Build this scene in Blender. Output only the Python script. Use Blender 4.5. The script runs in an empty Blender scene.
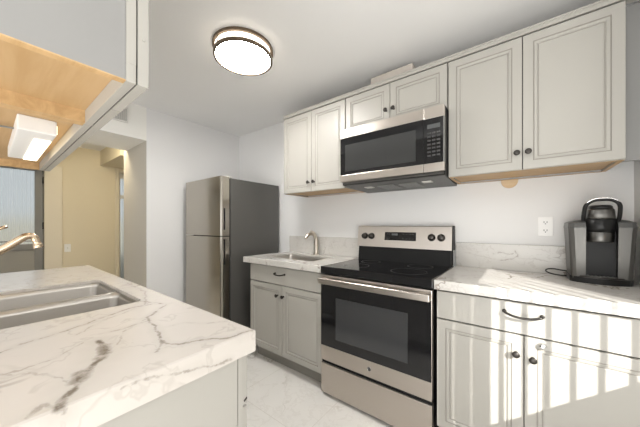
import bpy, bmesh, math, random
from mathutils import Vector, Matrix
random.seed(7)
PI = math.pi
SC = bpy.context.scene
COL = SC.collection

# ------------------------------------------------------------------ camera
cd = bpy.data.cameras.new('camera')
cam = bpy.data.objects.new('camera', cd); COL.objects.link(cam)
cam.location = (0, 0, 1.2104)
cam.rotation_euler = (PI/2, 0, math.radians(37.633))
cd.sensor_width = 36.0
cd.lens = 36.0*257.685/640.0
cd.shift_y = 11.484/640.0
cd.clip_start = 0.02
SC.camera = cam

# ------------------------------------------------------------------ world, sun, daylight, exposure
w = bpy.data.worlds.new('world'); SC.world = w; w.use_nodes = True
nt = w.node_tree
bg = nt.nodes['Background']
bg.inputs[0].default_value = (.95, .97, 1.0, 1); bg.inputs[1].default_value = .75

SUN_EL = 29.0
sl = bpy.data.lights.new('sun', 'SUN'); sl.energy = 8.0; sl.angle = math.radians(0.2); sl.color = (1, .97, .92)
so = bpy.data.objects.new('sun', sl); COL.objects.link(so)
so.rotation_euler = Vector((-.68*math.cos(math.radians(SUN_EL)), .73*math.cos(math.radians(SUN_EL)), -math.sin(math.radians(SUN_EL)))).to_track_quat('-Z', 'Y').to_euler()

def area(name, loc, direction, sx, sy, power, color):
    l = bpy.data.lights.new(name, 'AREA'); l.shape = 'RECTANGLE'; l.size = sx; l.size_y = sy; l.energy = power; l.color = color
    o = bpy.data.objects.new(name, l); COL.objects.link(o); o.location = loc
    o.rotation_euler = Vector(direction).to_track_quat('-Z', 'Z').to_euler()
    return o
# daylight coming in through the big windows of the living side behind the camera
area('daylight_back_window', (-0.9, -2.55, 1.30), (0, 1, .15), 3.6, 1.9, 17, (1.0, .985, .96))
# soft area light in the side window opening, standing in for its daylight
area('daylight_side_window', (1.47, -.18, 1.96), (-1, .25, -.05), 1.15, .76, 12, (1.0, .99, .97))
area('ceiling_fill', (.1, -1.5, .45), (-.2, .35, 1), 2.4, 1.6, 54, (1.0, .985, .955))  # added fill light with no fixture, aimed up to brighten the ceiling
# warm ceiling light of the hall (out of sight above the header)
area('hall_lamp', (-3.95, .78, 2.39), (-.3, 0, -1), .5, .3, 14, (1, .87, .62))

SC.view_settings.view_transform = 'Standard'
SC.view_settings.look = 'None'
SC.view_settings.gamma = 1.0
SC.view_settings.use_curve_mapping = False
SC.view_settings.exposure = 0.34

# ------------------------------------------------------------------ materials
def mat(name, col, rough=.5, metal=0.0, **kw):
    m = bpy.data.materials.new(name); m.use_nodes = True
    b = m.node_tree.nodes['Principled BSDF']
    b.inputs['Base Color'].default_value = (*col, 1)
    b.inputs['Roughness'].default_value = rough
    b.inputs['Metallic'].default_value = metal
    for k, v in kw.items():
        b.inputs[k.replace('_', ' ')].default_value = v
    return m
class NT:
    def __init__(s, m): s.t = m.node_tree; s.b = s.t.nodes['Principled BSDF']
    def n(s, typ, **kw):
        x = s.t.nodes.new(typ)
        for k, v in kw.items():
            setattr(x, k, v)
        return x
    def l(s, a, b): s.t.links.new(a, b)
    def math(s, op, a, b=None, c=None, clamp=False):
        x = s.n('ShaderNodeMath', operation=op); x.use_clamp = clamp
        for i, v in enumerate((a, b, c)):
            if v is None: continue
            if isinstance(v, (int, float)): x.inputs[i].default_value = v
            else: s.l(v, x.inputs[i])
        return x.outputs[0]
    def vec(s, op, a, b=None, scale=None):
        x = s.n('ShaderNodeVectorMath', operation=op)
        for i, v in enumerate((a, b)):
            if v is None: continue
            if isinstance(v, (tuple, list)): x.inputs[i].default_value = v
            else: s.l(v, x.inputs[i])
        if scale is not None:
            if isinstance(scale, (int, float)): x.inputs['Scale'].default_value = scale
            else: s.l(scale, x.inputs['Scale'])
        return x
    def noise(s, vec, scale, detail=4, rough=.55, dist=0.0):
        x = s.n('ShaderNodeTexNoise'); s.l(vec, x.inputs['Vector'])
        x.inputs['Scale'].default_value = scale; x.inputs['Detail'].default_value = detail
        x.inputs['Roughness'].default_value = rough; x.inputs['Distortion'].default_value = dist
        return x
    def ramp(s, v, a, b, lo=0.0, hi=1.0):
        x = s.n('ShaderNodeMapRange'); x.interpolation_type = 'SMOOTHSTEP'
        s.l(v, x.inputs[0])
        for i, q in enumerate((a, b, lo, hi)): x.inputs[i+1].default_value = q
        return x.outputs[0]
    def mix(s, f, a, b):
        x = s.n('ShaderNodeMix', data_type='RGBA')
        if isinstance(f, (int, float)): x.inputs[0].default_value = f
        else: s.l(f, x.inputs[0])
        for i, v in ((6, a), (7, b)):
            if isinstance(v, tuple): x.inputs[i].default_value = (*v, 1)
            else: s.l(v, x.inputs[i])
        return x.outputs[2]

def plaster(name, col, rough=.75, bump=.03, scale=90):
    m = mat(name, col, rough); t = NT(m)
    g = t.n('ShaderNodeNewGeometry').outputs['Position']
    nz = t.noise(g, scale, 3)
    bp = t.n('ShaderNodeBump'); bp.inputs['Strength'].default_value = bump; bp.inputs['Distance'].default_value = .004
    t.l(nz.outputs[0], bp.inputs['Height']); t.l(bp.outputs[0], t.b.inputs['Normal'])
    n2 = t.noise(g, 1.3, 2)
    c = t.mix(t.ramp(n2.outputs[0], .35, .65), tuple(q*.985 for q in col), col)
    t.l(c, t.b.inputs['Base Color'])
    return m

def marble(name, base, vein, vs=2.0, width=.012, dens=.5, strength=.7, rough=.22, lines=(), tile=None):
    m = mat(name, base, rough); t = NT(m)
    pos = t.n('ShaderNodeNewGeometry').outputs['Position']
    wob = t.noise(pos, 5.0, 3)
    wv = t.vec('SUBTRACT', wob.outputs['Color'], (.5, .5, .5))
    p2 = t.vec('ADD', pos, t.vec('SCALE', wv.outputs[0], scale=.25).outputs[0]).outputs[0]
    a = t.noise(p2, vs, 5, .55)
    ridge = t.math('ABSOLUTE', t.math('SUBTRACT', a.outputs[0], .5))
    v1 = t.ramp(ridge, 0.0, width, 1, 0)
    mk = t.noise(pos, vs*.9, 2)
    v1 = t.math('MULTIPLY', v1, t.ramp(mk.outputs[0], dens, dens+.16))
    v1 = t.math('MULTIPLY', v1, strength)
    b2 = t.noise(p2, vs*2.6, 4, .6)
    r2 = t.math('ABSOLUTE', t.math('SUBTRACT', b2.outputs[0], .5))
    v2 = t.math('MULTIPLY', t.ramp(r2, 0.0, width*1.6, 1, 0), strength*.22)
    tot = t.math('MAXIMUM', v1, v2)
    if lines:
        w2 = t.noise(pos, 26.0, 5, .62)
        wv2 = t.vec('SUBTRACT', w2.outputs['Color'], (.5, .5, .5))
        p3 = t.vec('ADD', pos, t.vec('SCALE', wv2.outputs[0], scale=.030).outputs[0]).outputs[0]
        blot = t.noise(pos, 34.0, 4, .6).outputs[0]
        for pts, wd, st in lines:
            dmin = None
            for A, B in zip(pts[:-1], pts[1:]):
                A = Vector(A); B = Vector(B); d = B-A
                pa = t.vec('SUBTRACT', p3, tuple(A)).outputs[0]
                dt = t.vec('DOT_PRODUCT', pa, tuple(d/d.length_squared)).outputs['Value']
                dt = t.math('ADD', dt, 0.0, clamp=True)
                q = t.vec('SCALE', tuple(d), scale=dt).outputs[0]
                ds = t.vec('LENGTH', t.vec('SUBTRACT', pa, q).outputs[0]).outputs['Value']
                dmin = ds if dmin is None else t.math('MINIMUM', dmin, ds)
            k = t.math('MULTIPLY', t.ramp(dmin, wd*.2, wd*1.35, 1, 0), st)
            k = t.math('MULTIPLY', k, t.ramp(blot, .34, .56, .45, 1.0))
            halo = t.math('MULTIPLY', t.ramp(dmin, 0, wd*5, 1, 0), st*.16)
            tot = t.math('MAXIMUM', tot, t.math('MAXIMUM', k, halo))
    cloud = t.noise(pos, 2.2, 3)
    bc = t.mix(t.ramp(cloud.outputs[0], .3, .7), tuple(q*.94 for q in base), base)
    c = t.mix(tot, bc, vein)
    if tile:
        sx, sy, ox, oy, gw = tile
        sp = t.n('ShaderNodeSeparateXYZ'); t.l(pos, sp.inputs[0])
        gx = t.math('ABSOLUTE', t.math('SUBTRACT', t.math('FRACT', t.math('DIVIDE', t.math('SUBTRACT', sp.outputs[0], ox), sx)), .5))
        gy = t.math('ABSOLUTE', t.math('SUBTRACT', t.math('FRACT', t.math('DIVIDE', t.math('SUBTRACT', sp.outputs[1], oy), sy)), .5))
        g = t.math('MAXIMUM', t.math('GREATER_THAN', gx, .5-gw/sx), t.math('GREATER_THAN', gy, .5-gw/sy))
        c = t.mix(t.math('MULTIPLY', g, .45), c, (.50, .46, .40))
    t.l(c, t.b.inputs['Base Color'])
    return m

def brushed(name, col, rough=.27, axis='X', amt=.10):
    m = mat(name, col, rough, 1.0); t = NT(m)
    pos = t.n('ShaderNodeNewGeometry').outputs['Position']
    mp = t.n('ShaderNodeMapping'); t.l(pos, mp.inputs['Vector'])
    mp.inputs['Scale'].default_value = {'X': (2, 300, 300), 'Z': (300, 300, 2), 'Y': (300, 2, 300)}[axis]
    nz = t.noise(mp.outputs[0], 1.0, 3)
    t.l(t.ramp(nz.outputs[0], .3, .7, rough-amt*.5, rough+amt*.5), t.b.inputs['Roughness'])
    return m

def wood(name, a, b, rough=.5, axis='X'):
    m = mat(name, a, rough); t = NT(m)
    pos = t.n('ShaderNodeNewGeometry').outputs['Position']
    mp = t.n('ShaderNodeMapping'); t.l(pos, mp.inputs['Vector'])
    mp.inputs['Scale'].default_value = {'X': (1.2, 14, 14), 'Y': (14, 1.2, 14), 'Z': (14, 14, 1.2)}[axis]
    nz = t.noise(mp.outputs[0], 2.0, 6, .6, .6)
    t.l(t.mix(t.ramp(nz.outputs[0], .3, .72), a, b), t.b.inputs['Base Color'])
    return m

def emit(name, col, strength, base=(.9, .9, .88)):
    m = mat(name, base, .5)
    b = m.node_tree.nodes['Principled BSDF']
    b.inputs['Emission Color'].default_value = (*col, 1); b.inputs['Emission Strength'].default_value = strength
    return m

M_WALL = plaster('wall_paint', (.785, .78, .772))
M_CEIL = plaster('ceiling_paint', (.89, .885, .875), .85, .05, 60)
M_HALL = plaster('hall_paint', (.74, .66, .50))
M_HEAD = plaster('header_paint', (.86, .845, .80))
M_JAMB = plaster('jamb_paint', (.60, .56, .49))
M_TRIM = mat('trim_paint', (.74, .67, .54), .45)
M_CAB = plaster('cabinet_paint', (.408, .393, .358), .38, .01, 200)
M_CABG = plaster('cabinet_groove_tone', (.29, .275, .245), .5, .01, 200)
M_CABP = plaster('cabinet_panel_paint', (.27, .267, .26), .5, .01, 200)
M_TOE = plaster('toe_kick_paint', (.28, .268, .24), .5, .01, 200)
M_GAP = mat('gap_shade_strip', (.05, .048, .045), .8)  # dark strips of this put the shade into the cabinet gaps
M_WOOD = wood('maple_ply', (.52, .345, .175), (.45, .285, .13))
M_WOODE = wood('maple_edge', (.60, .40, .20), (.46, .29, .13), .6)
M_DISC = wood('pale_beech', (.72, .55, .36), (.64, .47, .28), .6)
M_STEEL = brushed('stainless_steel', (.52, .475, .43), .33, 'X', .03)
M_STEELF = brushed('fridge_stainless', (.47, .44, .39), .20, 'Z', .02)
M_SINK = brushed('sink_steel', (.50, .475, .44), .32, 'Y', .02)
M_NICKEL = mat('brushed_nickel', (.64, .51, .37), .25, 1.0)
M_NICKB = mat('satin_nickel', (.62, .56, .48), .28, 1.0)
M_CHROME = mat('chrome', (.80, .80, .80), .08, 1.0)
M_PEWTER = mat('dark_pewter', (.065, .06, .055), .30, .9)
M_BLACK = mat('black_enamel', (.010, .010, .010), .45, 0, Specular_IOR_Level=.2)
M_GLASSB = mat('black_glass', (.010, .010, .011), .05)
M_OVENW = mat('oven_window_glass', (.045, .046, .048), .07)
M_MWW = mat('microwave_window_mesh', (.035, .036, .036), .16)
M_DARKG = plaster('dark_grey_side_panel', (.085, .082, .076), .42, .02, 300)
M_GREYP = mat('mid_grey_plastic', (.20, .20, .19), .4)
M_WHITE = mat('white_plastic', (.88, .87, .85), .35)
M_OFFW = mat('offwhite_metal', (.72, .70, .66), .4)
M_BRONZE = mat('lamp_bronze_ring', (.17, .125, .085), .38, .7)
M_KEY = mat('keypad_print', (.045, .045, .045), .4)
M_BURN = mat('burner_print', (.06, .06, .06), .3)
M_LED = emit('clock_display', (.55, .62, .62), .05, (.05, .05, .05))
M_LAMP = emit('lamp_diffuser', (1, .975, .94), 52.0)
M_LAMPS = emit('lamp_side_glass', (1, .90, .76), 2.2)
M_UCL = emit('cabinet_light_lens', (1, .86, .62), 2.2)
M_DOORG = mat('storm_door_grey', (.24, .235, .22), .45)
M_DOORP = mat('storm_door_panel', (.33, .315, .28), .5)
M_PLAST = mat('coffee_black_plastic', (.012, .012, .012), .32, 0, Specular_IOR_Level=.3)
M_COFS = brushed('coffee_silver', (.13, .127, .12), .38, 'Z')
M_COFG = mat('coffee_grey_lid', (.09, .09, .087), .32, .4)
M_CAV = mat('coffee_cavity', (.016, .016, .016), .4, 0, Specular_IOR_Level=.25)
M_RUB = mat('black_rubber', (.02, .02, .02), .6)
M_BLIND = mat('blind_vinyl', (.8, .79, .76), .5)

# reeded glass of the hall door
M_REED = mat('reeded_glass', (.70, .74, .74), .38, 0, Transmission_Weight=.92, IOR=1.2)
_t = NT(M_REED)
_p = _t.n('ShaderNodeNewGeometry').outputs['Position']
_wv = _t.n('ShaderNodeTexWave'); _wv.bands_direction = 'Y'; _wv.inputs['Scale'].default_value = 8.0
_t.l(_p, _wv.inputs['Vector'])
_bp = _t.n('ShaderNodeBump'); _bp.inputs['Strength'].default_value = 1.0; _bp.inputs['Distance'].default_value = .05
_t.l(_wv.outputs[0], _bp.inputs['Height']); _t.l(_bp.outputs[0], _t.b.inputs['Normal'])
M_PANE = mat('window_pane', (.95, .97, .98), .02, 0, Transmission_Weight=1.0, IOR=1.05)

ZT = .914
def tp(*ps): return [(x, y, ZT) for x, y in ps]
VEINS = [
    (tp((-1.208, .346), (-1.038, .411), (-.931, .309), (-.816, .296), (-.706, .27), (-.667, .292), (-.635, .348), (-.604, .387), (-.590, .459)), .0055, .70),
    (tp((-.706, .27), (-.665, .241)), .005, .6),
    (tp((-.946, .02), (-.979, .059), (-.991, .11), (-1.018, .171), (-1.055, .236), (-1.09, .312), (-1.085, .387)), .0055, .62),
    (tp((-.845, .177), (-.76, .176), (-.722, .148), (-.679, .114), (-.637, .099), (-.618, .086), (-.589, .074)), .0095, .95),
    (tp((-.80, .176), (-.758, .170), (-.735, .156)), .016, .8),
    (tp((-.69, .120), (-.655, .104)), .016, .75),
    (tp((-.805, .0), (-.804, .048), (-.816, .097), (-.86, .15)), .004, .4),
    (tp((-.901, .31), (-.895, .266), (-.894, .209)), .005, .5),
    (tp((-.589, .074), (-.615, .059), (-.598, .036)), .006, .55),
    (tp((-1.10, .36), (-1.30, .43), (-1.60, .44)), .005, .45),
    (tp((-.722, .148), (-.79, .20), (-.87, .235), (-.93, .309)), .004, .4),
    (tp((-.94, .15), (-1.02, .22), (-1.06, .30), (-1.13, .41)), .0035, .4),
    (tp((-.637, .099), (-.70, .09), (-.76, .06), (-.85, -.02)), .004, .4),
    (tp((-.816, .296), (-.80, .36), (-.74, .41), (-.70, .46)), .0035, .35),
    ([(-.587, .155, .907), (-.587, .202, .902), (-.587, .257, .889), (-.587, .332, .868), (-.587, .387, .862)], .0045, .55),
]
M_MARB = marble('peninsula_marble', (.615, .575, .53), (.15, .12, .09), 1.6, .014, .50, .7, .20, VEINS)
QV = [([(-0.137, 2.08, 1.016), (-0.098, 2.08, 1.031), (-0.06, 2.08, 1.021), (-0.029, 2.08, 1.029)], .0045, .6), ([(-0.098, 2.08, 0.972), (-0.055, 2.08, 0.989), (-0.024, 2.08, 0.997), (-0.003, 2.08, 1.012), (-0.019, 2.08, 1.043)], .005, .65), ([(-0.302, 2.08, 1.018), (-0.211, 2.08, 0.997), (-0.125, 2.08, 0.983)], .004, .3), ([(-0.003, 2.08, 0.999), (0.08, 2.08, 0.999), (0.159, 2.08, 0.988)], .004, .35)]
M_QUARTZ = marble('quartz_counter', (.60, .58, .545), (.20, .155, .12), 2.6, .013, .48, .8, .20, QV)
M_FLOOR = marble('floor_tile', (.79, .77, .735), (.48, .44, .39), 1.5, .014, .44, .7, .16, (), (.61, .61, -1.59, 1.10, .0018))

# ------------------------------------------------------------------ mesh helpers
ORG = {}
class MB:
    def __init__(s): s.bm = bmesh.new(); s.mi = 0; s.mats = []
    def _faces(s, vs, fs, smooth=False):
        bv = [s.bm.verts.new(v) for v in vs]
        out = []
        for f in fs:
            try:
                q = s.bm.faces.new([bv[i] for i in f]); q.material_index = s.mi; q.smooth = smooth; out.append(q)
            except ValueError: pass
        return bv, out
    def box(s, x0, x1, y0, y1, z0, z1, bev=0.0, seg=2):
        vs = [(x0, y0, z0), (x1, y0, z0), (x1, y1, z0), (x0, y1, z0), (x0, y0, z1), (x1, y0, z1), (x1, y1, z1), (x0, y1, z1)]
        fs = [(0, 3, 2, 1), (4, 5, 6, 7), (0, 1, 5, 4), (1, 2, 6, 5), (2, 3, 7, 6), (3, 0, 4, 7)]
        bv, fc = s._faces(vs, fs)
        if bev > 0:
            es = list({e for f in fc for e in f.edges})
            bmesh.ops.bevel(s.bm, geom=es, offset=bev, segments=seg, affect='EDGES', profile=.6)
        return s
    def prism(s, pts, axis, a, b, smooth=False):
        # pts in the plane perpendicular to axis
        def mk(p, h):
            if axis == 'X': return (h, p[0], p[1])
            if axis == 'Y': return (p[0], h, p[1])
            return (p[0], p[1], h)
        n = len(pts)
        vs = [mk(p, a) for p in pts] + [mk(p, b) for p in pts]
        fs = [tuple(range(n))[::-1], tuple(range(n, 2*n))] + [(i, (i+1) % n, n+(i+1) % n, n+i) for i in range(n)]
        bv, fc = s._faces(vs, fs)
        if smooth:
            for f in fc[2:]: f.smooth = True
        return s
    def loops(s, rings, cap0=True, cap1=True, smooth=True):
        n = len(rings[0]); vs = [p for r in rings for p in r]; fs = []
        for k in range(len(rings)-1):
            for i in range(n):
                j = (i+1) % n
                fs.append((k*n+i, k*n+j, (k+1)*n+j, (k+1)*n+i))
        bv, fc = s._faces(vs, fs, smooth)
        L = len(rings)-1
        for flag, k in ((cap0, 0), (cap1, L)):
            if flag:
                try:
                    f = s.bm.faces.new([bv[k*n+i] for i in range(n)]); f.material_index = s.mi
                except ValueError: pass
        return s
    def lathe(s, c, prof, axis='Z', n=24, smooth=True):
        # prof: list of (radius, height along axis)
        rings = []
        for r, h in prof:
            ring = []
            for i in range(n):
                a = 2*PI*i/n; u, v = r*math.cos(a), r*math.sin(a)
                if axis == 'Z': ring.append((c[0]+u, c[1]+v, c[2]+h))
                elif axis == 'Y': ring.append((c[0]+u, c[1]+h, c[2]+v))
                else: ring.append((c[0]+h, c[1]+u, c[2]+v))
            rings.append(ring)
        return s.loops(rings, True, True, smooth)
    def tube(s, pts, r, n=12, rs=None, sx=1.0):
        pts = [Vector(p) for p in pts]; rings = []
        up = None
        for i, p in enumerate(pts):
            d = (pts[min(i+1, len(pts)-1)]-pts[max(i-1, 0)]).normalized()
            if up is None:
                up = Vector((0, 0, 1)) if abs(d.z) < .9 else Vector((1, 0, 0))
            a = d.cross(up).normalized(); b = a.cross(d).normalized(); up = b
            q = rs[i] if rs else r
            rings.append([tuple(p+a*(math.cos(2*PI*k/n)*q*sx)+b*(math.sin(2*PI*k/n)*q)) for k in range(n)])
        return s.loops(rings)
    def build(s, name, m, parent=None, org=None, kind=None, smooth_angle=True):
        o0 = org
        if parent is not None: o0 = ORG[parent.name]
        if o0 is None: o0 = Vector((0, 0, 0))
        o0 = Vector(o0)
        bmesh.ops.recalc_face_normals(s.bm, faces=s.bm.faces)
        bmesh.ops.translate(s.bm, vec=-o0, verts=s.bm.verts)
        me = bpy.data.meshes.new(name); s.bm.to_mesh(me); s.bm.free()
        for mm in (m if isinstance(m, (list, tuple)) else [m]): me.materials.append(mm)
        o = bpy.data.objects.new(name, me); COL.objects.link(o)
        ORG[o.name] = o0
        if parent is not None: o.parent = parent
        else: o.location = o0
        if kind: o['kind'] = kind
        return o
def spline(pts, n=8):
    P = [Vector(p) for p in pts]; P = [2*P[0]-P[1]]+P+[2*P[-1]-P[-2]]; out = []
    for i in range(1, len(P)-2):
        for k in range(n):
            t = k/n; a, b, c, d = P[i-1], P[i], P[i+1], P[i+2]
            out.append(.5*((2*b)+(-a+c)*t+(2*a-5*b+4*c-d)*t*t+(-a+3*b-3*c+d)*t**3))
    out.append(P[-2]); return out
def rrect(x0, x1, y0, y1, r, n=5):
    out = []
    for cx, cy, a0 in ((x1-r, y1-r, 0), (x0+r, y1-r, PI/2), (x0+r, y0+r, PI), (x1-r, y0+r, 1.5*PI)):
        for k in range(n+1):
            a = a0+PI/2*k/n; out.append((cx+r*math.cos(a), cy+r*math.sin(a)))
    return out
def thing(name, loc, label, cat, group=None):
    o = bpy.data.objects.new(name, None); COL.objects.link(o); o.location = loc; o.empty_display_size = .1
    ORG[o.name] = Vector(loc); tag(o, label, cat, group); return o
def tag(o, label, cat, group=None):
    o['label'] = label; o['category'] = cat
    if group: o['group'] = group
    return o
def struct(name, mb, m, parent=None): return mb.build(name, m, parent, kind=None if parent else 'structure')
def bx(*a, **k): return MB().box(*a, **k)

def panel_door(parent, x0, x1, z0, z1, yf, face=-1, th=.02, frame=.052, name='door', label=None):
    """cabinet door facing -Y (face=-1) or +Y: framed, with a stepped moulding round a flat panel"""
    mb = MB()
    steps = [(0, .0015), (.0015, 0), (frame-.010, 0), (frame-.008, .0028), (frame-.005, .0028), (frame-.004, .0008), (frame+.006, .0030), (frame+.009, .0075), (frame+.012, .0075), (frame+.016, .0055)]
    rings = []
    for ins, d in steps:
        y = yf-face*d
        rings.append([(x0+ins, y, z0+ins), (x1-ins, y, z0+ins), (x1-ins, y, z1-ins), (x0+ins, y, z1-ins)])
    yb = yf-face*th
    rings = [[(x0, yb, z0), (x1, yb, z0), (x1, yb, z1), (x0, yb, z1)]]+rings
    mb.loops(rings, True, True, smooth=False)
    mb.bm.faces.ensure_lookup_table()
    for k, f in enumerate(mb.bm.faces):          # darker tone in the grooves beside the frame
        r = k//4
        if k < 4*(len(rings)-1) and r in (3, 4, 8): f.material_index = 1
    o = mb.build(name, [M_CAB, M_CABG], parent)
    if label: o['label'] = label
    return o
def knob(parent, x, y, z, face=-1, m=None):
    f = face
    return MB().lathe((x, y, z), [(.0085, 0), (.0075, f*.003), (.005, f*.006), (.005, f*.012), (.0095, f*.016), (.0135, f*.019), (.0150, f*.023), (.0135, f*.0265), (.008, f*.0285), (.002, f*.029)], 'Y', 18).build('knob', m or M_PEWTER, parent)
def pull(parent, xc, y, z, half=.058, drop=.006, m=None):
    mb = MB()
    pts = [(xc-half, y, z), (xc-half, y-.012, z), (xc-half+.006, y-.024, z-.001), (xc-half*.5, y-.029, z-drop), (xc, y-.030, z-drop*1.3), (xc+half*.5, y-.029, z-drop), (xc+half-.006, y-.024, z-.001), (xc+half, y-.012, z), (xc+half, y, z)]
    mb.tube(spline(pts, 5), .0055, 10)
    for sx in (-1, 1):
        mb.lathe((xc+sx*half, y, z), [(.009, 0), (.009, -.003), (.006, -.006)], 'Y', 12)
    return mb.build('pull_handle', m or M_PEWTER, parent)

# ------------------------------------------------------------------ the room
YW = 2.10; ZC = 2.405
struct('floor', bx(-5.5, 1.62, -2.75, 2.22, -.06, 0), M_FLOOR)
struct('ceiling', bx(-5.5, 1.62, -2.75, 2.22, ZC, ZC+.06), M_CEIL)
struct('wall_back', bx(-3.0, .4845, YW, YW+.12, 0, ZC), M_WALL)
mb = MB(); mb.box(-3.705, -3.0, .9985, YW+.12, 0, ZC)
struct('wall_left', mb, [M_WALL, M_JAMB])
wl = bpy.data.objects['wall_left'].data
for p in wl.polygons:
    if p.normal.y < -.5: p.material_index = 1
mb = MB(); mb.box(-3.60, -3.0, -.95, .9985, 2.07, ZC); struct('wall_header', mb, M_HEAD)
struct('wall_left_far', bx(-3.12, -3.0, -2.60, -.95, 0, ZC), M_WALL)
mb = MB(); mb.box(-5.35, -3.60, -.95, .575, 2.07, ZC); struct('ceiling_soffit', mb, M_HEAD)
mb = MB(); mb.box(-5.35, -4.33, 1.13, YW, 2.17, ZC); struct('ceiling_hall_soffit', mb, M_HALL)
struct('wall_right', bx(.4845, 1.5, 1.385, YW+.12, 0, ZC), M_WALL)
# hall far wall with the two door openings
mb = MB()
mb.box(-5.47, -5.35, -2.60, -.42, 0, ZC); mb.box(-5.47, -5.35, -.42, .506, 2.07, ZC)
mb.box(-5.47, -5.35, .506, 1.345, 0, ZC); mb.box(-5.47, -5.35, 1.345, 1.95, 2.10, ZC); mb.box(-5.47, -5.35, 1.95, YW+.12, 0, ZC)
struct('wall_hall', mb, M_HALL)
struct('wall_hall_end', bx(-5.35, -3.705, YW, YW+.12, 0, ZC), M_HALL)
# casing of the storm door (wide cream trim to its right) and of the narrow glazed door
mb = MB(); mb.box(-5.35, -5.322, .506, .690, 0, 2.066, .004)
struct('trim_1', mb, M_TRIM)
mb = MB(); mb.box(-5.35, -5.325, 1.318, 1.372, 0, 2.16, .004); mb.box(-5.35, -5.325, 1.372, 1.96, 2.10, 2.16, .004)
struct('trim_2', mb, M_TRIM)
# door_1: grey storm door with reeded glass
d1 = MB()
d1.box(-5.43, -5.385, .420, .503, .01, 2.06, .004); d1.box(-5.43, -5.385, -.417, -.335, .01, 2.06, .004)
d1.box(-5.43, -5.385, -.335, .420, 1.97, 2.06, .004); d1.box(-5.43, -5.385, -.335, .420, .86, .945, .004); d1.box(-5.43, -5.385, -.335, .420, .01, .16, .004)
d1o = d1.build('door_1', M_DOORG, kind='structure')
bx(-5.420, -5.398, -.335, .420, .16, .86).build('lower_panel', M_DOORP, d1o)
bx(-5.412, -5.404, -.335, .420, .945, 1.97).build('glass_pane', M_REED, d1o)
for z in (1.20, 1.85): MB().lathe((-5.376, .500, z), [(.009, -.05), (.009, .05)], 'Z', 10).build('hinge', M_PEWTER, d1o)
MB().box(-5.386, -5.372, -.30, .40, .980, .994, .003).build('push_bar', M_DOORG, d1o)
d2 = MB()
d2.box(-5.43, -5.385, 1.376, 1.40, .01, 2.09); d2.box(-5.43, -5.385, 1.90, 1.945, .01, 2.09); d2.box(-5.43, -5.385, 1.40, 1.90, 2.0, 2.09); d2.box(-5.43, -5.385, 1.40, 1.90, 1.66, 1.72); d2.box(-5.43, -5.385, 1.40, 1.90, .01, .15)
d2o = d2.build('door_2', M_OFFW, kind='structure')
bx(-5.412, -5.404, 1.40, 1.90, 1.72, 2.0).build('glass_pane', M_REED, d2o)
bx(-5.412, -5.404, 1.40, 1.90, .15, 1.66).build('glass_pane', M_REED, d2o)
struct('wall_outside', bx(-8.2, -8.0, -3.0, 3.0, -.06, 1.35), M_DOORP)
struct('ground_outside', bx(-8.2, -5.5, -3.0, 3.0, -.12, -.06), M_DOORP)
# the living side behind the camera: window walls
mb = MB()
mb.box(-5.47, 1.62, -2.72, -2.60, 0, .30); mb.box(-5.47, 1.62, -2.72, -2.60, 2.28, ZC)
mb.box(-5.47, -2.75, -2.72, -2.60, .30, 2.28); mb.box(.95, 1.62, -2.72, -2.60, .30, 2.28)
struct('wall_front', mb, M_WALL)
mb = MB()
for x in (-2.75, -1.52, -.29, .92): mb.box(x, x+.03, -2.69, -2.63, .30, 2.28)
mb.box(-2.72, .92, -2.69, -2.63, .30, .335); mb.box(-2.72, .92, -2.69, -2.63, 2.245, 2.28)
w1 = mb.build('window_1', M_OFFW, kind='structure')
for x in (-2.72, -1.49, -.26): bx(x, x+(1.20 if x < -.3 else 1.18), -2.664, -2.658, .335, 2.245).build('window_pane', M_PANE, w1)
mb = MB()
mb.box(1.5, 1.62, -2.60, -.78, 0, ZC); mb.box(1.5, 1.62, -.78, .42, 0, 1.55); mb.box(1.5, 1.62, -.78, .42, 2.37, ZC); mb.box(1.5, 1.62, .42, 1.385, 0, ZC)
struct('wall_right_far', mb, M_WALL)
# vertical blind in the side window that stripes the sunlight
bl = thing('vertical_blind', (1.55, -.18, 2.37), 'white vertical blind with turned open slats in the side window behind the camera', 'blind')
bx(1.53, 1.57, -.775, .415, 2.33, 2.37).build('head_rail', M_BLIND, bl)
sd = Vector((-.68, .73, 0)).normalized()
y = -.765; k = 0
while y < .40:
    ang = math.atan2(sd.y, sd.x) + (.13 if y > -.28 else .69)
    dx, dy = math.cos(ang)*.042, math.sin(ang)*.042
    nx, ny = -math.sin(ang)*.003, math.cos(ang)*.003
    MB().prism([(1.55-dx-nx, y-dy-ny), (1.55+dx-nx, y+dy-ny), (1.55+dx+nx, y+dy+ny), (1.55-dx+nx, y-dy+ny)], 'Z', 1.555, 2.335).build('slat', M_BLIND, bl)
    y += .088

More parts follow.
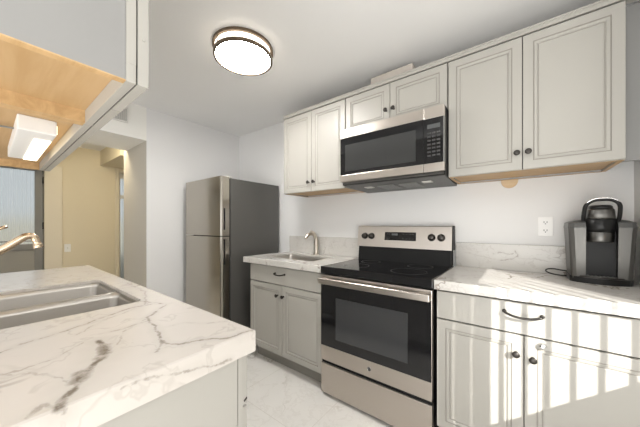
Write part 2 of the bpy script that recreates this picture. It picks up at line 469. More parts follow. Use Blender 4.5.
# ------------------------------------------------------------------ right-hand (far) wall run: base cabinets
YD = 1.4925; YCB = 1.513
def base_cabinet(name, x0, x1, xs, label, zd=.7078, pull_m=None, knobm=None, yback=2.095, filler=None):
    t = thing(name, (x0, YCB, 0), label, 'cabinet', 'base cabinets beside the range')
    mb = MB()
    mb.box(x0, x0+.018, YCB, yback, .112, .866); mb.box(x1-.018, x1, YCB, yback, .112, .866); mb.box(x0+.018, x1-.018, YCB, YCB+.018, .112, .866)
    mb.box(x0+.018, x1-.018, YCB+.018, yback, .112, .130); mb.box(x0+.018, x1-.018, yback-.012, yback, .130, .866)
    mb.build('body', M_CAB, t)
    bx(x0+.01, x1-.01, 1.5715, yback-.02, 0, .1118).build('toe_kick', M_TOE, t)
    dr = MB().box(x0+.003, x1-.003, YD, YCB-.0005, zd+.004, .855, .002).build('drawer_front', M_CAB, t)
    bx(x0+.002, x1-.002, YCB-.003, YCB-.0006, .856, .8655).build('shadow_gap', M_GAP, t)
    bx(x0+.002, x1-.002, YCB-.003, YCB-.0006, zd-.004, zd+.003).build('shadow_gap', M_GAP, t)
    bx(xs-.003, xs+.003, YCB-.003, YCB-.0006, .126, zd-.004).build('shadow_gap', M_GAP, t)
    a = panel_door(t, x0+.003, xs-.0018, .124, zd-.0035, YD)
    b = panel_door(t, xs+.0018, x1-.003, .124, zd-.0035, YD)
    return t, dr, a, b
tL, drL, dLa, dLb = base_cabinet('base_cabinet', -1.965, -1.124, -1.547, 'pale grey two-door base cabinet under the small sink, between fridge and range')
pull(drL, -1.572, YD, .803, .056)
knob(dLa, -1.598, YD, .621); knob(dLb, -1.528, YD, .621)
tR, drR, dRa, dRb = base_cabinet('base_cabinet', -.354, .4835, .019, 'pale grey base cabinet right of the range, striped with sunlight')
pull(drR, .014, YD, .806, .068, .010)
knob(dRa, -.010, YD, .620, m=M_PEWTER); knob(dRb, .050, YD, .612)
MB().lathe((.083, YD, .680), [(.010, 0), (.013, -.003), (.014, -.010), (.012, -.016), (.004, -.018)], 'Y', 16).build('door_button', M_CHROME, dRb)

def slab(mb, x0, x1, y0, y1, z0, z1, hole=None, bev=.003):
    if not hole: mb.box(x0, x1, y0, y1, z0, z1, bev); return mb
    a, b, c, d, r = hole
    hl_ = rrect(a, b, c, d, r, 4); n = len(hl_)
    # outer ring with the same number of points, projected outwards to the slab's outline
    cx, cy = (a+b)/2, (c+d)/2; out = []
    for k, (px, py) in enumerate(hl_):
        q = k//5; j = k % 5
        corner = [(x1, y1), (x0, y1), (x0, y0), (x1, y0)][q]
        if j == 2: out.append(corner)
        else:
            if q == 0: out.append((x1, py) if j < 2 else (px, y1))
            if q == 1: out.append((px, y1) if j < 2 else (x0, py))
            if q == 2: out.append((x0, py) if j < 2 else (px, y0))
            if q == 3: out.append((px, y0) if j < 2 else (x1, py))
    rings = []
    e = bev
    def ins(p): return (min(max(p[0], x0+e), x1-e), min(max(p[1], y0+e), y1-e))
    rings.append([(*p, z0) for p in hl_])
    rings.append([(*p, z1) for p in hl_])
    rings.append([(*ins(p), z1) for p in out])
    rings.append([(*p, z1-e) for p in out])
    rings.append([(*p, z0) for p in out])
    rings.append([(*p, z0) for p in hl_])
    mb.loops(rings, False, False, smooth=False)
    bmesh.ops.remove_doubles(mb.bm, verts=mb.bm.verts, dist=1e-6)
    return mb
o = slab(MB(), -2.037, -1.124, 1.4676, 2.0985, .8662, .9162, (-1.90, -1.325, 1.600, 1.955, .035)).build('countertop', M_QUARTZ, org=(-1.6, 1.5, .8662))
tag(o, 'small white quartz countertop holding the bar sink beside the fridge', 'countertop')
o = slab(MB(), -.3606, .4835, 1.4676, 2.0985, .8662, .9162).build('countertop', M_QUARTZ, org=(0, 1.5, .8662))
tag(o, 'white quartz countertop under the coffee maker, right of the range', 'countertop')
o = bx(-2.037, -1.124, 2.080, 2.0995, .9163, 1.090, bev=.002).build('backsplash', M_QUARTZ, org=(-1.6, 2.09, .9163)); tag(o, 'low white quartz backsplash behind the small bar sink faucet', 'backsplash')
o = bx(-.3606, .4835, 2.080, 2.0995, .9163, 1.084, bev=.002).build('backsplash', M_QUARTZ, org=(0, 2.09, .9163)); tag(o, 'low veined quartz backsplash behind the coffee maker', 'backsplash')

def basin(mb, x0, x1, y0, y1, zt, depth, r=.03, flange=.012):
    rings = []
    def R(i, z, rr): rings.append([(*p, z) for p in rrect(x0+i, x1-i, y0+i, y1-i, rr, 5)])
    R(-flange, zt-.0025, r+flange); R(-flange, zt, r+flange); R(0, zt, r); R(.003, zt-.02, r); R(.010, zt-depth+.03, r); R(.018, zt-depth+.010, r); R(.035, zt-depth, r)
    mb.loops(rings, False, True)
    return mb
# bar sink (left of range)
t = thing('bar_sink', (-1.61, 1.78, .70), 'small stainless undermount bar sink in the far countertop', 'sink')
b_ = basin(MB(), -1.893, -1.332, 1.607, 1.948, .900, .17, .034, .0065).build('basin', M_SINK, t)
MB().lathe((-1.61, 1.80, .7303), [(.045, 0), (.045, .003), (.030, .004), (.028, .001), (.002, .001)], 'Z', 20).build('drain', M_CHROME, b_)

def lever_faucet(name, label, base, path, r, lever, rb=.024, rs=None, m=None):
    m = m or M_NICKEL
    t = thing(name, base, label, 'faucet')
    b = Vector(base)
    MB().lathe(base, [(rb*1.15, 0), (rb*1.15, .006), (rb, .010), (rb*.92, .05), (rb*.85, .09), (rb*.7, .11)], 'Z', 20).build('body', m, t)
    MB().tube(spline(path, 8), r, 14, rs).build('spout', m, t)
    pts = spline(lever, 6); n = len(pts)
    MB().tube(pts, .008, 10, [.010*(1-.45*i/(n-1)) for i in range(n)]).build('lever', m, t)
    return t
def rads(n, a, b): return [a+(b-a)*i/(n-1) for i in range(n)]
pth = [(-1.605, 2.02, 1.00), (-1.607, 2.022, 1.06), (-1.612, 2.01, 1.10), (-1.625, 1.975, 1.122), (-1.64, 1.935, 1.112), (-1.652, 1.905, 1.078)]
lever_faucet('faucet', 'brushed nickel single-lever faucet behind the small bar sink', (-1.605, 2.02, .9163), pth, .015, [(-1.607, 2.022, 1.06), (-1.612, 2.02, 1.11), (-1.630, 2.005, 1.140), (-1.660, 1.985, 1.152)], .022, rads(8*5+1, .021, .015), M_NICKB)

# ------------------------------------------------------------------ range
XL, XR = -1.119, -.3645
t = thing('electric_range', ((XL+XR)/2, 1.5, 0), 'stainless and black freestanding electric range between the two far countertops', 'range')
mb = MB(); mb.box(XL+.004, XR-.004, 1.500, 2.075, .03, .870, .003)
for fx in (XL+.05, XR-.09):
    for fy in (1.56, 2.0): mb.box(fx, fx+.04, fy, fy+.04, 0, .032)
mb.build('body', M_BLACK, t)
ct = MB().box(XL, XR, 1.4583, 2.03, .868, .918, .004).build('cooktop', M_GLASSB, t)
for cx, cy, r in ((-.93, 1.63, .095), (-.55, 1.63, .11), (-.93, 1.87, .075), (-.55, 1.87, .085)):
    mb = MB(); rr = [[(cx+q*math.cos(2*PI*i/40), cy+q*math.sin(2*PI*i/40), z) for i in range(40)] for q, z in ((r, .9175), (r, .9184), (r-.003, .9184), (r-.003, .9175))]
    mb.loops(rr, False, False, smooth=False); mb.build('burner_ring', M_BURN, ct)
bxx = MB()
bxx.prism([(1.985, .918), (2.075, .918), (2.075, 1.03), (1.998, 1.03)], 'X', XL+.012, XR-.012)
bxx.build('vent_panel', M_BLACK, t)
bgp = MB().prism([(1.986, 1.030), (2.078, 1.030), (2.078, 1.203), (2.012, 1.203), (2.004, 1.197)], 'X', XL+.002, XR-.006).build('backguard', M_STEEL, t)
MB().prism([(1.990, 1.030), (2.079, 1.030), (2.079, 1.204), (2.016, 1.204)], 'X', XR-.006, XR).build('end_cap', M_BLACK, bgp)
dp = MB().prism([(1.9875, 1.088), (1.998, 1.088), (2.004, 1.153), (1.9985, 1.153)], 'X', -.868, -.618).build('display_panel', M_GLASSB, bgp)
MB().prism([(1.9935, 1.128), (1.9985, 1.128), (1.9995, 1.143), (1.9965, 1.143)], 'X', -.81, -.76).build('clock_digits', M_LED, dp)
for x in (-.85, -.835, -.72, -.695, -.67, -.645):
    for z in (1.100, 1.135):
        q = 1.9875+(z-1.088)*.1693
        MB().prism([(q-.0012, z), (q+.002, z), (q+.0026, z+.005), (q-.0002, z+.005)], 'X', x, x+.011).build('button_print', M_KEY, dp)
for x in (-1.048, -.986, -.506, -.440):
    MB().lathe((x, 1.996, 1.118), [(.0275, .004), (.0270, -.004), (.0235, -.010), (.0215, -.026), (.018, -.029), (.002, -.029)], 'Y', 22).build('control_knob', M_PEWTER, bgp)
# oven door
od = MB().box(XL+.002, XR-.004, 1.462, 1.4985, .258, .858, .003).build('oven_door', M_STEEL, t)
gl = MB().box(XL+.003, XR-.0065, 1.4590, 1.4640, .362, .800, .0015).build('door_glass', M_GLASSB, od)
MB().box(-.990, -.498, 1.4578, 1.4592, .425, .710, .0006).build('window', M_OVENW, gl)
hb = MB()
hb.box(XL+.004, XR-.006, 1.418, 1.440, .802, .842, .006, 3)
for x in (XL+.02, XR-.075): hb.box(x, x+.05, 1.438, 1.464, .806, .838, .004)
hb.build('oven_handle', M_STEEL, od)
lb = MB().lathe((-.740, 1.462, .310), [(.0135, .001), (.0135, -.0012), (.011, -.0015), (.002, -.0015)], 'Y', 24)
lg = lb.build('round_badge', M_GREYP, od)
mb = MB(); mb.lathe((-.740, 1.4604, .310), [(.0122, .0), (.0122, -.0009), (.0108, -.0009), (.0108, 0)], 'Y', 24)
def curl(cx, cz, r, a0, a1): return [(cx+r*math.cos(a0+(a1-a0)*i/14), 1.4598, cz+r*math.sin(a0+(a1-a0)*i/14)) for i in range(15)]
mb.tube(curl(-.7445, .310, .0042, .8, 5.6), .0008, 6); mb.tube([(-.7445, 1.4598, .3095), (-.7405, 1.4598, .3095), (-.7405, 1.4598, .306)], .0008, 6)
mb.tube(curl(-.7355, .3122, .0028, -.2, 4.4), .0008, 6); mb.tube(curl(-.7355, .3072, .0030, 1.9, 6.2), .0008, 6)
mb.build('emblem', M_CHROME, lg)
MB().box(XL+.002, XR-.004, 1.462, 1.4985, .028, .236, .004).build('storage_drawer', M_STEEL, t)
bx(XL+.006, XR-.008, 1.472, 1.4988, .237, .257).build('shadow_gap', M_BLACK, t)

# ------------------------------------------------------------------ wall cabinets (far wall)
YU = 1.7498; YUB = 1.770; ZUB = 1.507; ZUT = 2.2246
def wall_cabinet(x0, x1, xs, z0, label, kz, ks, bottom=True, filler=None):
    t = thing('wall_cabinet', (x0, YUB, z0), label, 'cabinet', 'wall cabinets over the range wall')
    zb = z0
    mb = MB()
    mb.box(x0, x0+.018, YUB, 2.0985, zb, ZUT); mb.box(x1-.018, x1, YUB, 2.0985, zb, ZUT)
    mb.box(x0+.018, x1-.018, YUB, 2.0985, ZUT-.018, ZUT); mb.box(x0+.018, x1-.018, 2.08, 2.0985, zb+.018, ZUT-.018)
    mb.box(x0+.018, x1-.018, YUB, YUB+.018, zb+.0, ZUT-.018)
    mb.build('body', M_CAB, t)
    mb = MB()
    mb.box(x0+.018, x1-.018, YUB+.018, 2.08, zb+.010, zb+.022)
    mb.box(x0+.001, x1-.001, YUB+.001, YUB+.020, zb-.0012, zb); mb.box(x0+.001, x1-.001, 2.078, 2.098, zb-.0012, zb)
    mb.box(x0+.001, x0+.019, YUB+.020, 2.078, zb-.0012, zb); mb.box(x1-.019, x1-.001, YUB+.020, 2.078, zb-.0012, zb)
    mb.build('bottom_panel', M_WOOD, t)
    bx(xs-.003, xs+.003, YUB-.003, YUB-.0006, z0+.004, ZUT-.004).build('shadow_gap', M_GAP, t)
    bx(x0+.001, x1-.001, YUB-.004, YUB-.0006, ZUT-.0075, ZUT+.001).build('shadow_gap', M_GAP, t)
    a = panel_door(t, x0+.003, xs-.0018, z0+.001, ZUT-.008, YU)
    b = panel_door(t, xs+.0018, x1-.003, z0+.001, ZUT-.008, YU)
    knob(a, xs-ks, YU, kz); knob(b, xs+ks, YU, kz)
    return t
wall_cabinet(-1.7923, -1.0960, -1.444, ZUB, 'tall pale grey wall cabinet nearest the fridge, left of the microwave', 1.588, .030)
wall_cabinet(-1.0930, -.3500, -.723, 1.935, 'short pale grey wall cabinet directly above the microwave', 2.028, .028)
tw = wall_cabinet(-.3470, .3830, .016, ZUB, 'tall pale grey wall cabinet above the coffee maker counter', 1.596, .024)
bx(.3832, .4835, YUB+.045, YUB+.065, ZUB, ZUT).build('filler_strip', M_CABP, tw)
o = MB().prism([(1.7515, 2.2262), (1.80, 2.2262), (1.80, 2.256), (1.7475, 2.256), (1.7475, 2.248), (1.7515, 2.246)], 'X', -1.797, .4835).build('crown_strip', M_CAB, org=(-.65, 1.77, 2.2262))
tag(o, 'pale grey crown strip running along the tops of the far wall cabinets', 'molding')
o = MB().box(-.895, -.578, 1.795, 1.900, 2.2262+.0, 2.328, .002).build('wood_board', mat('board_paint', (.47, .43, .385), .6), org=(-.73, 1.85, 2.2262)); tag(o, 'loose pale board standing on top of the cabinets above the microwave', 'board')
# beech disc under the right wall cabinet, on the wall
pts = [(-.048+.045*math.cos(a), 1.497+.045*math.sin(a)) for a in [PI-.18+(PI+.36)*i/28 for i in range(29)]]
o = MB().prism(pts, 'Y', 2.082, 2.0995).build('wood_disc', M_DISC, org=(-.048, 2.0995, 1.48)); tag(o, 'round pale wooden disc on the wall under the right wall cabinet', 'disc')

# ------------------------------------------------------------------ microwave
t = thing('microwave', (-.7165, 1.7, 1.533), 'stainless over-the-range microwave with black glass door', 'microwave')
X0, X1 = -1.083, -.350
MB().box(X0+.002, X1, 1.690, 2.0985, 1.515, 1.932, .003).build('body', M_BLACK, t)
XS = -.469
do = MB().box(X0+.001, XS-.001, 1.664, 1.6895, 1.545, 1.925).build('door', M_BLACK, t)
for za, zb in ((1.866, 1.932), (1.536, 1.588)): MB().box(X0, XS-.001, 1.660, 1.6892, za, zb, .003).build('steel_band', M_STEEL, do)
gl = MB().box(X0+.001, XS-.001, 1.6615, 1.6895, 1.588, 1.866, .001).build('door_glass', M_GLASSB, do)
MB().box(-1.040, -.516, 1.6605, 1.6618, 1.614, 1.812, .0005).build('window', M_MWW, gl)
kp = MB().box(XS+.001, X1-.006, 1.6615, 1.6895, 1.588, 1.862, .001).build('control_panel', M_GLASSB, t)
for za, zb in ((1.862, 1.932), (1.536, 1.588)): MB().box(XS+.001, X1, 1.660, 1.6895, za, zb, .003).build('steel_band', M_STEEL, kp)
mb = MB()
for r in range(8):
    for c in range(3):
        x = -.446+c*.027; z = 1.630+r*.023
        if r == 7: continue
        mb.box(x, x+.020, 1.6608, 1.6617, z, z+.010)
mb.build('keypad', M_KEY, kp)
bx(-.446, -.372, 1.6608, 1.6617, 1.800, 1.826).build('clock_display', M_LED, kp)
MB().box(X1-.006, X1, 1.664, 1.6895, 1.588, 1.862).build('edge_strip', M_GREYP, kp)
hood = MB().prism([(1.675, 1.533), (1.70, 1.512), (2.095, 1.495), (2.095, 1.533)], 'X', X0+.012, X1-.006).build('vent_grille', M_DARKG, t)
for x in (X0+.13, X1-.17): bx(x, x+.06, 1.80, 1.86, 1.500, 1.5055).build('hood_lamp', M_OFFW, hood)
for x in (X0+.24, X0+.40):
    mb = MB()
    for k in range(8): mb.box(x, x+.13, 1.80+k*.026, 1.813+k*.026, 1.4970, 1.5050)
    mb.build('filter', M_GREYP, hood)

# ------------------------------------------------------------------ refrigerator
t = thing('refrigerator', (-2.55, 1.75, 0), 'stainless top-freezer refrigerator with dark grey side in the corner', 'refrigerator')
FX0, FX1 = -2.899, -2.196
mb = MB(); mb.box(FX0+.004, FX1-.002, 1.4433, 2.07, .03, 1.6620, .006)
for fx in (FX0+.05, FX1-.10):
    for fy in (1.50, 1.98): mb.box(fx, fx+.05, fy, fy+.05, 0, .035)
mb.build('body', M_DARKG, t)
def fridge_door(z0, z1, hz0, hz1, nm):
    pts = []
    xa, xb, y0, y1 = FX0, FX1, 1.336, 1.425
    for cx, cy, a0, r in ((xb-.022, y0+.022, 1.5*PI, .022),):
        pass
    pts = [(xa, y1), (xa, y0+.02)]
    for k in range(7):
        a = PI+PI/2*k/6; pts.append((xa+.02+.02*math.cos(a), y0+.02+.02*math.sin(a)))
    for k in range(7):
        a = 1.5*PI+PI/2*k/6; pts.append((xb-.02+.02*math.cos(a), y0+.02+.02*math.sin(a)))
    pts += [(xb, y1)]
    d = MB().prism(pts, 'Z', z0, z1).build(nm, M_STEELF, t)
    MB().box(FX1-.004, FX1+.0015, 1.366, 1.381, hz0, hz1, .0012).build('pocket_handle', M_BLACK, d)
    return d
fridge_door(1.107, 1.6706, 1.165, 1.368, 'freezer_door')
fridge_door(.08, 1.099, .835, 1.075, 'fridge_door')
bx(FX0+.01, FX1-.01, 1.425, 1.4435, .08, 1.660).build('door_gasket', M_RUB, t)
bx(FX0+.02, FX1-.02, 1.38, 1.4435, .02, .075).build('kick_grille', M_BLACK, t)
MB().box(FX1-.075, FX1-.015, 1.40, 1.475, 1.6706, 1.684, .004).build('hinge_cover', M_OFFW, t)

# ------------------------------------------------------------------ coffee maker
CX = .326
t = thing('coffee_maker', (CX, 1.93, .9163), 'black and silver single-serve coffee maker on the right countertop', 'coffee maker')
def side_tower(sx):
    # silver outer shell: tall slightly flared block
    xi = CX+sx*.055; xo0 = CX+sx*.106; xo1 = CX+sx*.120
    rings = []
    for z, xo, yf in ((.918, xo0, 1.873), (1.00, xo0+sx*.004, 1.868), (1.12, xo0+sx*.009, 1.862), (1.195, xo1-sx*.001, 1.858)):
        r = .02
        rings.append([(xi, yf, z), (xo-sx*r, yf, z), (xo-sx*r*.3, yf+r*.3, z), (xo, yf+r, z), (xo, 2.04, z), (xi, 2.04, z)])
    return MB().loops(rings, True, True, smooth=False).build('side_shell', M_COFS, t)
side_tower(-1); side_tower(1)
for sx in (-1, 1):
    xi = CX+sx*.055; rings = []
    for z, xo, yf in ((1.195, CX+sx*.1205, 1.8575), (1.199, CX+sx*.1205, 1.8575), (1.222, CX+sx*.117, 1.866), (1.232, CX+sx*.098, 1.885), (1.238, CX+sx*.075, 1.90)):
        rings.append([(xi, yf, z), (xo-sx*.02, yf, z), (xo-sx*.006, yf+.006, z), (xo, yf+.02, z), (xo, 2.04, z), (xi, 2.04, z)])
    MB().loops(rings, True, True, smooth=False).build('shoulder', M_COFG, t)
bx(CX-.055, CX+.055, 1.905, 2.04, .93, 1.238).build('cavity_back', M_CAV, t)
# brew head
hd = MB(); hd.lathe((CX, 1.905, 0), [(.048, 1.125), (.050, 1.130), (.052, 1.172), (.050, 1.176)], 'Z', 28); hdo = hd.build('pod_holder', M_COFS, t)
MB().lathe((CX, 1.907, 0), [(.054, 1.176), (.056, 1.20), (.058, 1.240), (.050, 1.246)], 'Z', 28).build('brew_head', M_PLAST, t)
mb = MB(); mb.loops([[(p[0], p[1], z) for p in rrect(CX-a, CX+a, 1.845+e, 1.985, .035, 5)] for z, a, e in ((1.240, .046, .004), (1.246, .050, 0), (1.285, .047, 0), (1.290, .044, .004))])
lid = mb.build('lid', M_COFS, t)
MB().loops([[(p[0], p[1], z) for p in rrect(CX-a, CX+a, 1.851+e, 1.98, .033, 5)] for z, a, e in ((1.290, .043, 0), (1.304, .041, .004), (1.310, .034, .012))]).build('lid_cap', M_PLAST, lid)
hp = spline([(CX-.060, 1.90, 1.215), (CX-.062, 1.875, 1.26), (CX-.057, 1.852, 1.308), (CX-.034, 1.846, 1.331), (CX, 1.845, 1.336), (CX+.034, 1.846, 1.331), (CX+.057, 1.852, 1.308), (CX+.062, 1.875, 1.26), (CX+.060, 1.90, 1.215)], 6)
MB().tube(hp, .0085, 10, sx=1.0).build('handle', M_PLAST, t)
hp2 = [(p[0], p[1]-.004, p[2]+.0065) for p in hp[10:-10]]
MB().tube(hp2, .0042, 8).build('handle_trim', M_CHROME, t)
# base with curved drip tray front
arc = [(CX+.112*math.sin(a), 1.905-.062*math.cos(a*1.0)) for a in [-PI/2+PI*i/16 for i in range(17)]]
arc = [(CX-.112, 2.03)]+arc+[(CX+.112, 2.03)]
MB().prism(arc, 'Z', .9163, .945).build('base', M_PLAST, t)
arc2 = [(CX+.098*math.sin(a), 1.902-.050*math.cos(a)) for a in [-PI/2+PI*i/16 for i in range(17)]]
dt = MB().prism(arc2, 'Z', .945, .951).build('drip_tray', M_PEWTER, t)
mb = MB()
for k in range(9): mb.box(CX-.06+k*.014, CX-.053+k*.014, 1.866, 1.900, .951, .9525)
mb.build('tray_grid', M_GREYP, dt)
cord = spline([(CX-.08, 2.035, .945), (.20, 2.066, .945), (.165, 2.062, .950), (.135, 2.045, .948), (.128, 2.02, .938), (.15, 2.0, .930), (.19, 1.995, .925), (.225, 2.01, .924)], 6)
MB().tube(cord, .0036, 8).build('power_cord', M_RUB, t)

# outlet on the far wall
t = thing('wall_outlet', (.130, 2.10, 1.20), 'white duplex outlet plate on the wall left of the coffee maker', 'outlet')
MB().box(.095, .165, 2.0935, 2.0998, 1.1425, 1.2595, .002).build('cover_plate', M_WHITE, t)
for z in (1.176, 1.226):
    f = MB().prism([(.130+.0175*math.cos(a), z+min(.0135, max(-.0135, .0175*math.sin(a)))) for a in [2*PI*i/24 for i in range(24)]], 'Y', 2.0915, 2.0936).build('socket', M_WHITE, t)
    mb = MB(); mb.box(.1215, .1245, 2.0908, 2.0916, z-.003, z+.007); mb.box(.1355, .1385, 2.0908, 2.0916, z-.003, z+.007); mb.box(.1275, .1325, 2.0908, 2.0916, z-.011, z-.006)
    mb.build('slot', M_RUB, f)

# ------------------------------------------------------------------ ceiling lamp
LX, LY, LR = -1.474, 1.065, .196
t = thing('ceiling_lamp', (LX, LY, ZC), 'round flush ceiling lamp with two bronze rings and glowing white diffuser', 'lamp')
def ring(z0, z1, ro, ri, nm):
    return MB().lathe((LX, LY, 0), [(ri, z0), (ro, z0), (ro, z1), (ri, z1), (ri, z0)], 'Z', 56).build(nm, M_BRONZE, t)
MB().lathe((LX, LY, 0), [(LR-.014, ZC-.001), (LR-.014, 2.345)], 'Z', 56).build('side_glass', M_LAMPS, t)
for nm, z0, z1 in (('upper_ring', 2.386, 2.4045), ('lower_ring', 2.329, 2.347)):
    mb = MB(); rr = []
    ro = LR if nm == 'upper_ring' else LR-.004
    for r, z in ((LR-.018, z0), (ro, z0), (ro, z1), (LR-.018, z1)):
        rr.append([(LX+r*math.cos(2*PI*i/56), LY+r*math.sin(2*PI*i/56), z) for i in range(56)])
    mb.loops(rr+[rr[0]], False, False, smooth=False); bmesh.ops.remove_doubles(mb.bm, verts=mb.bm.verts, dist=1e-6)
    mb.build(nm, M_BRONZE, t)
MB().lathe((LX, LY, 0), [(LR-.0182, 2.345), (LR-.0182, 2.3335), (LR-.024, 2.332), (.10, 2.331), (.002, 2.3305)], 'Z', 56).build('diffuser', M_LAMP, t)
for k in range(3):
    a = .5+k*2*PI/3; MB().tube([(LX+(LR-.006)*math.cos(a), LY+(LR-.006)*math.sin(a), 2.346), (LX+(LR-.006)*math.cos(a), LY+(LR-.006)*math.sin(a), 2.388)], .003, 8).build('post', M_BRONZE, t)

# ------------------------------------------------------------------ peninsula counter (near run)
PXR, PXL, PYF, PYB = -.587, -2.501, .4638, -.26
t = thing('peninsula_cabinet', (-1.55, .1, 0), 'pale grey base cabinet run under the marble counter with the double sink', 'cabinet')
SX0, SX1, SY0, SY1 = -1.800, -1.157, -.055, .374
mb = MB()
mb.box(-.622, -.606, PYB+.03, .418, 0, .8555); mb.box(PXL+.02, PXL+.036, PYB+.03, .418, .10, .8555)
mb.box(PXL+.036, -.622, PYB+.03, PYB+.046, .10, .8555); mb.box(PXL+.036, -.622, PYB+.046, .418, .10, .118)
mb.build('body', M_CAB, t)
bx(-.625, -.6075, .4215, .4365, .10, .855).build('face_frame', M_CAB, t)
bx(PXL+.02, -.625, .4185, .4330, .10, .855).build('face_frame', M_CABP, t)
bx(PXL+.03, -.63, .30, .345, 0, .10).build('toe_kick', M_TOE, t)
bx(-.628, -.614, .418, .4220, .10, .855).build('shadow_gap', M_GAP, t)
xs = [PXL+.02, -2.05, -1.48, -1.0, -.6085]
for a, b in zip(xs[:-1], xs[1:]):
    dd = panel_door(t, a+.003, b-.002, .12, .700, .4535, +1, th=.0165)
    knob(dd, (a+.04), .4535, .62, +1)
    MB().box(a+.003, b-.002, .437, .4535, .706, .850, .002).build('drawer_front', M_CAB, t)
MB().prism([(.441, .716), (.450, .722), (.450, .726), (.441, .720)], 'X', -.6088, -.6060).build('door_bumper', M_PEWTER, t)
o = slab(MB(), PXL, PXR, PYB, PYF, .856, .9155, (SX0, SX1, SY0, SY1, .03), .003).build('countertop', M_MARB, org=(-1.5, .1, .856))
tag(o, 'large veined marble countertop in the foreground with a double sink', 'countertop')
t = thing('double_sink', (-1.48, .16, .69), 'stainless double-bowl undermount sink in the foreground marble counter', 'sink')
XD = -1.455
for a, b in ((SX0+.007, XD-.012), (XD+.012, SX1-.007)):
    bs = basin(MB(), a, b, SY0+.007, SY1-.007, .903, .20, .030, .0065).build('bowl', M_SINK, t)
    MB().lathe(((a+b)/2, .16, .7033), [(.045, 0), (.045, .003), (.030, .004), (.028, .001), (.002, .001)], 'Z', 20).build('drain', M_CHROME, bs)
MB().box(XD-.0125, XD+.0125, SY0+.007, SY1-.007, .850, .9025, .004, 3).build('divider', M_SINK, t)
pth = [(-1.42, -.135, 1.0), (-1.42, -.115, 1.022), (-1.42, -.05, 1.068), (-1.42, .03, 1.122), (-1.42, .065, 1.150), (-1.42, .088, 1.168), (-1.42, .106, 1.168), (-1.42, .114, 1.152), (-1.42, .121, 1.126)]
n_ = 8*8+1
lever_faucet('faucet', 'brushed nickel faucet arching over the foreground double sink', (-1.42, -.150, .9157), pth, .013, [(-1.42, -.15, 1.02), (-1.42, -.13, 1.12), (-1.42, -.04, 1.170), (-1.42, .046, 1.205)], .026, rads(n_, .016, .0105)[:-8]+[.0105, .0105, .011, .012, .0135, .0138, .0138, .0138])

# ------------------------------------------------------------------ hanging cabinets above the peninsula
HZ0, HZ1 = 1.507, 2.2246
def hang_cabinet(x0, x1, label, near):
    t = thing('hanging_cabinet', (x0, .02, HZ0), label, 'cabinet', 'hanging cabinets over the foreground counter')
    yb, yf = -.14, .1765
    mb = MB()
    mb.box(x1-.016, x1, yb, yf-.001, HZ0+.0025, HZ1); mb.box(x0, x0+.016, yb, yf-.001, HZ0+.0025, HZ1)
    mb.box(x0+.016, x1-.016, yb, yb+.012, HZ0+.0025, HZ1); mb.box(x0+.016, x1-.016, yb+.012, yf-.001, HZ1-.016, HZ1)
    mb.build('body', M_CABP, t)
    mb = MB()
    mb.box(x0+.016, x1-.016, yb+.012, yf-.001, HZ0+.035, HZ0+.045)
    mb.build('bottom_panel', M_WOOD, t)
    mb = MB()
    for a in (x0, x1-.016): mb.box(a, a+.016, yb, yf-.001, HZ0, HZ0+.0025)
    mb.box(x0+.016, x1-.016, yb, yb+.012, HZ0, HZ0+.0025)
    for a, b in ((x0+.016, x0+.0175), (x1-.0175, x1-.016)): mb.box(a, b, yb+.012, yf-.001, HZ0, HZ0+.035)
    mb.build('raw_edge', M_WOODE, t)
    mb = MB(); e = .002 if near else 0
    mb.box(x0, x1+e, yf-.0005, yf+.0165, HZ0-.001, HZ0+.038, .001); mb.box(x0, x1+e, yf-.0005, yf+.0165, HZ1-.038, HZ1, .001)
    mb.box(x0, x0+.038, yf-.0005, yf+.0165, HZ0+.038, HZ1-.038); mb.box(x1-.038, x1+e, yf-.0005, yf+.0165, HZ0+.038, HZ1-.038)
    mb.build('face_frame', M_CAB, t)
    bx(x0+.004, x1-.004, yf+.0165, yf+.0195, HZ0+.002, HZ1-.004).build('shadow_gap', M_GAP, t)
    xm = (x0+x1)/2
    for a, b, k in ((x0+.002, xm-.002, -1), (xm+.002, x1+.003, 1)):
        d = panel_door(t, a, b, HZ0-.001, HZ1-.003, yf+.040, +1, th=.0205)
        knob(d, xm+k*.03, yf+.040, HZ0+.08, +1)
        d2 = None
    return t
hn = hang_cabinet(-1.012, -.639, 'near hanging cabinet with raw wooden underside over the foreground counter', True)
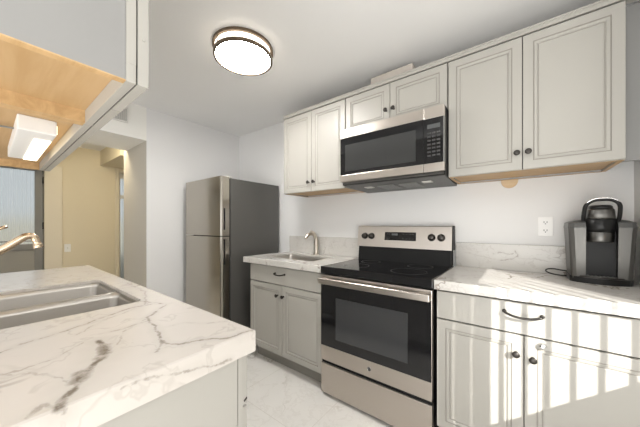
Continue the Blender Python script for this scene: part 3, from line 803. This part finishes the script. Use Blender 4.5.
MB().lathe((-.6355, .2065, 1.605), [(.003, -.001), (.003, .001), (.001, .0013)], 'X', 10).build('screw_cap', M_CAB, hn)
hang_cabinet(-2.052, -1.0145, 'far hanging cabinet over the foreground counter with the lit light beneath', False)
# light fixture under the far hanging cabinet
t = thing('under_cabinet_light', (-1.42, .08, 1.51), 'white under-cabinet light with glowing lens under the hanging cabinet', 'light')
LZ0, LZ1 = 1.492, 1.5418
MB().box(-1.70, -1.175, .056, .140, LZ0+.004, LZ1, .004).build('housing', M_WHITE, t)
MB().box(-1.685, -1.27, .098, .137, LZ0, LZ0+.006, .002).build('lens', M_UCL, t)
MB().box(-1.685, -1.19, .1395, .1425, LZ0+.012, LZ1-.010, .001).build('side_glow', M_UCL, t)  # emissive strip added for the glow along the fixture's side
MB().tube(spline([(-1.30, .058, 1.525), (-1.33, .03, 1.531), (-1.36, .0, 1.529), (-1.45, -.03, 1.531), (-1.60, -.06, 1.528), (-1.66, -.09, 1.533), (-1.70, -.127, 1.535)], 6), .003, 8).build('wire', M_GREYP, t)

# ------------------------------------------------------------------ small things on the left
t = thing('air_vent', (-3.0, .75, 2.27), 'small white louvred air vent high on the white header above the opening', 'vent')
vf = MB()
vf.box(-2.999, -2.988, .640, .652, 2.195, 2.345); vf.box(-2.999, -2.988, .828, .840, 2.195, 2.345); vf.box(-2.999, -2.988, .652, .828, 2.195, 2.208); vf.box(-2.999, -2.988, .652, .828, 2.332, 2.345)
vf.build('frame', M_OFFW, t)
bx(-2.9988, -2.9965, .652, .828, 2.208, 2.332).build('duct_opening', M_GREYP, t)
for k in range(11):
    yy = .657+k*.0155
    MB().prism([(-2.997, yy), (-2.9965, yy), (-2.988, yy+.008), (-2.9885, yy+.008)], 'Z', 2.208, 2.332).build('louvre', M_OFFW, t)
t = thing('switch_plate', (-5.35, .747, .87), 'small white switch plate low on the cream hall wall', 'switch')
MB().box(-5.3498, -5.343, .712, .782, .808, .925, .002).build('cover_plate', M_WHITE, t)
bx(-5.343, -5.336, .741, .753, .852, .880).build('toggle', M_OFFW, t)
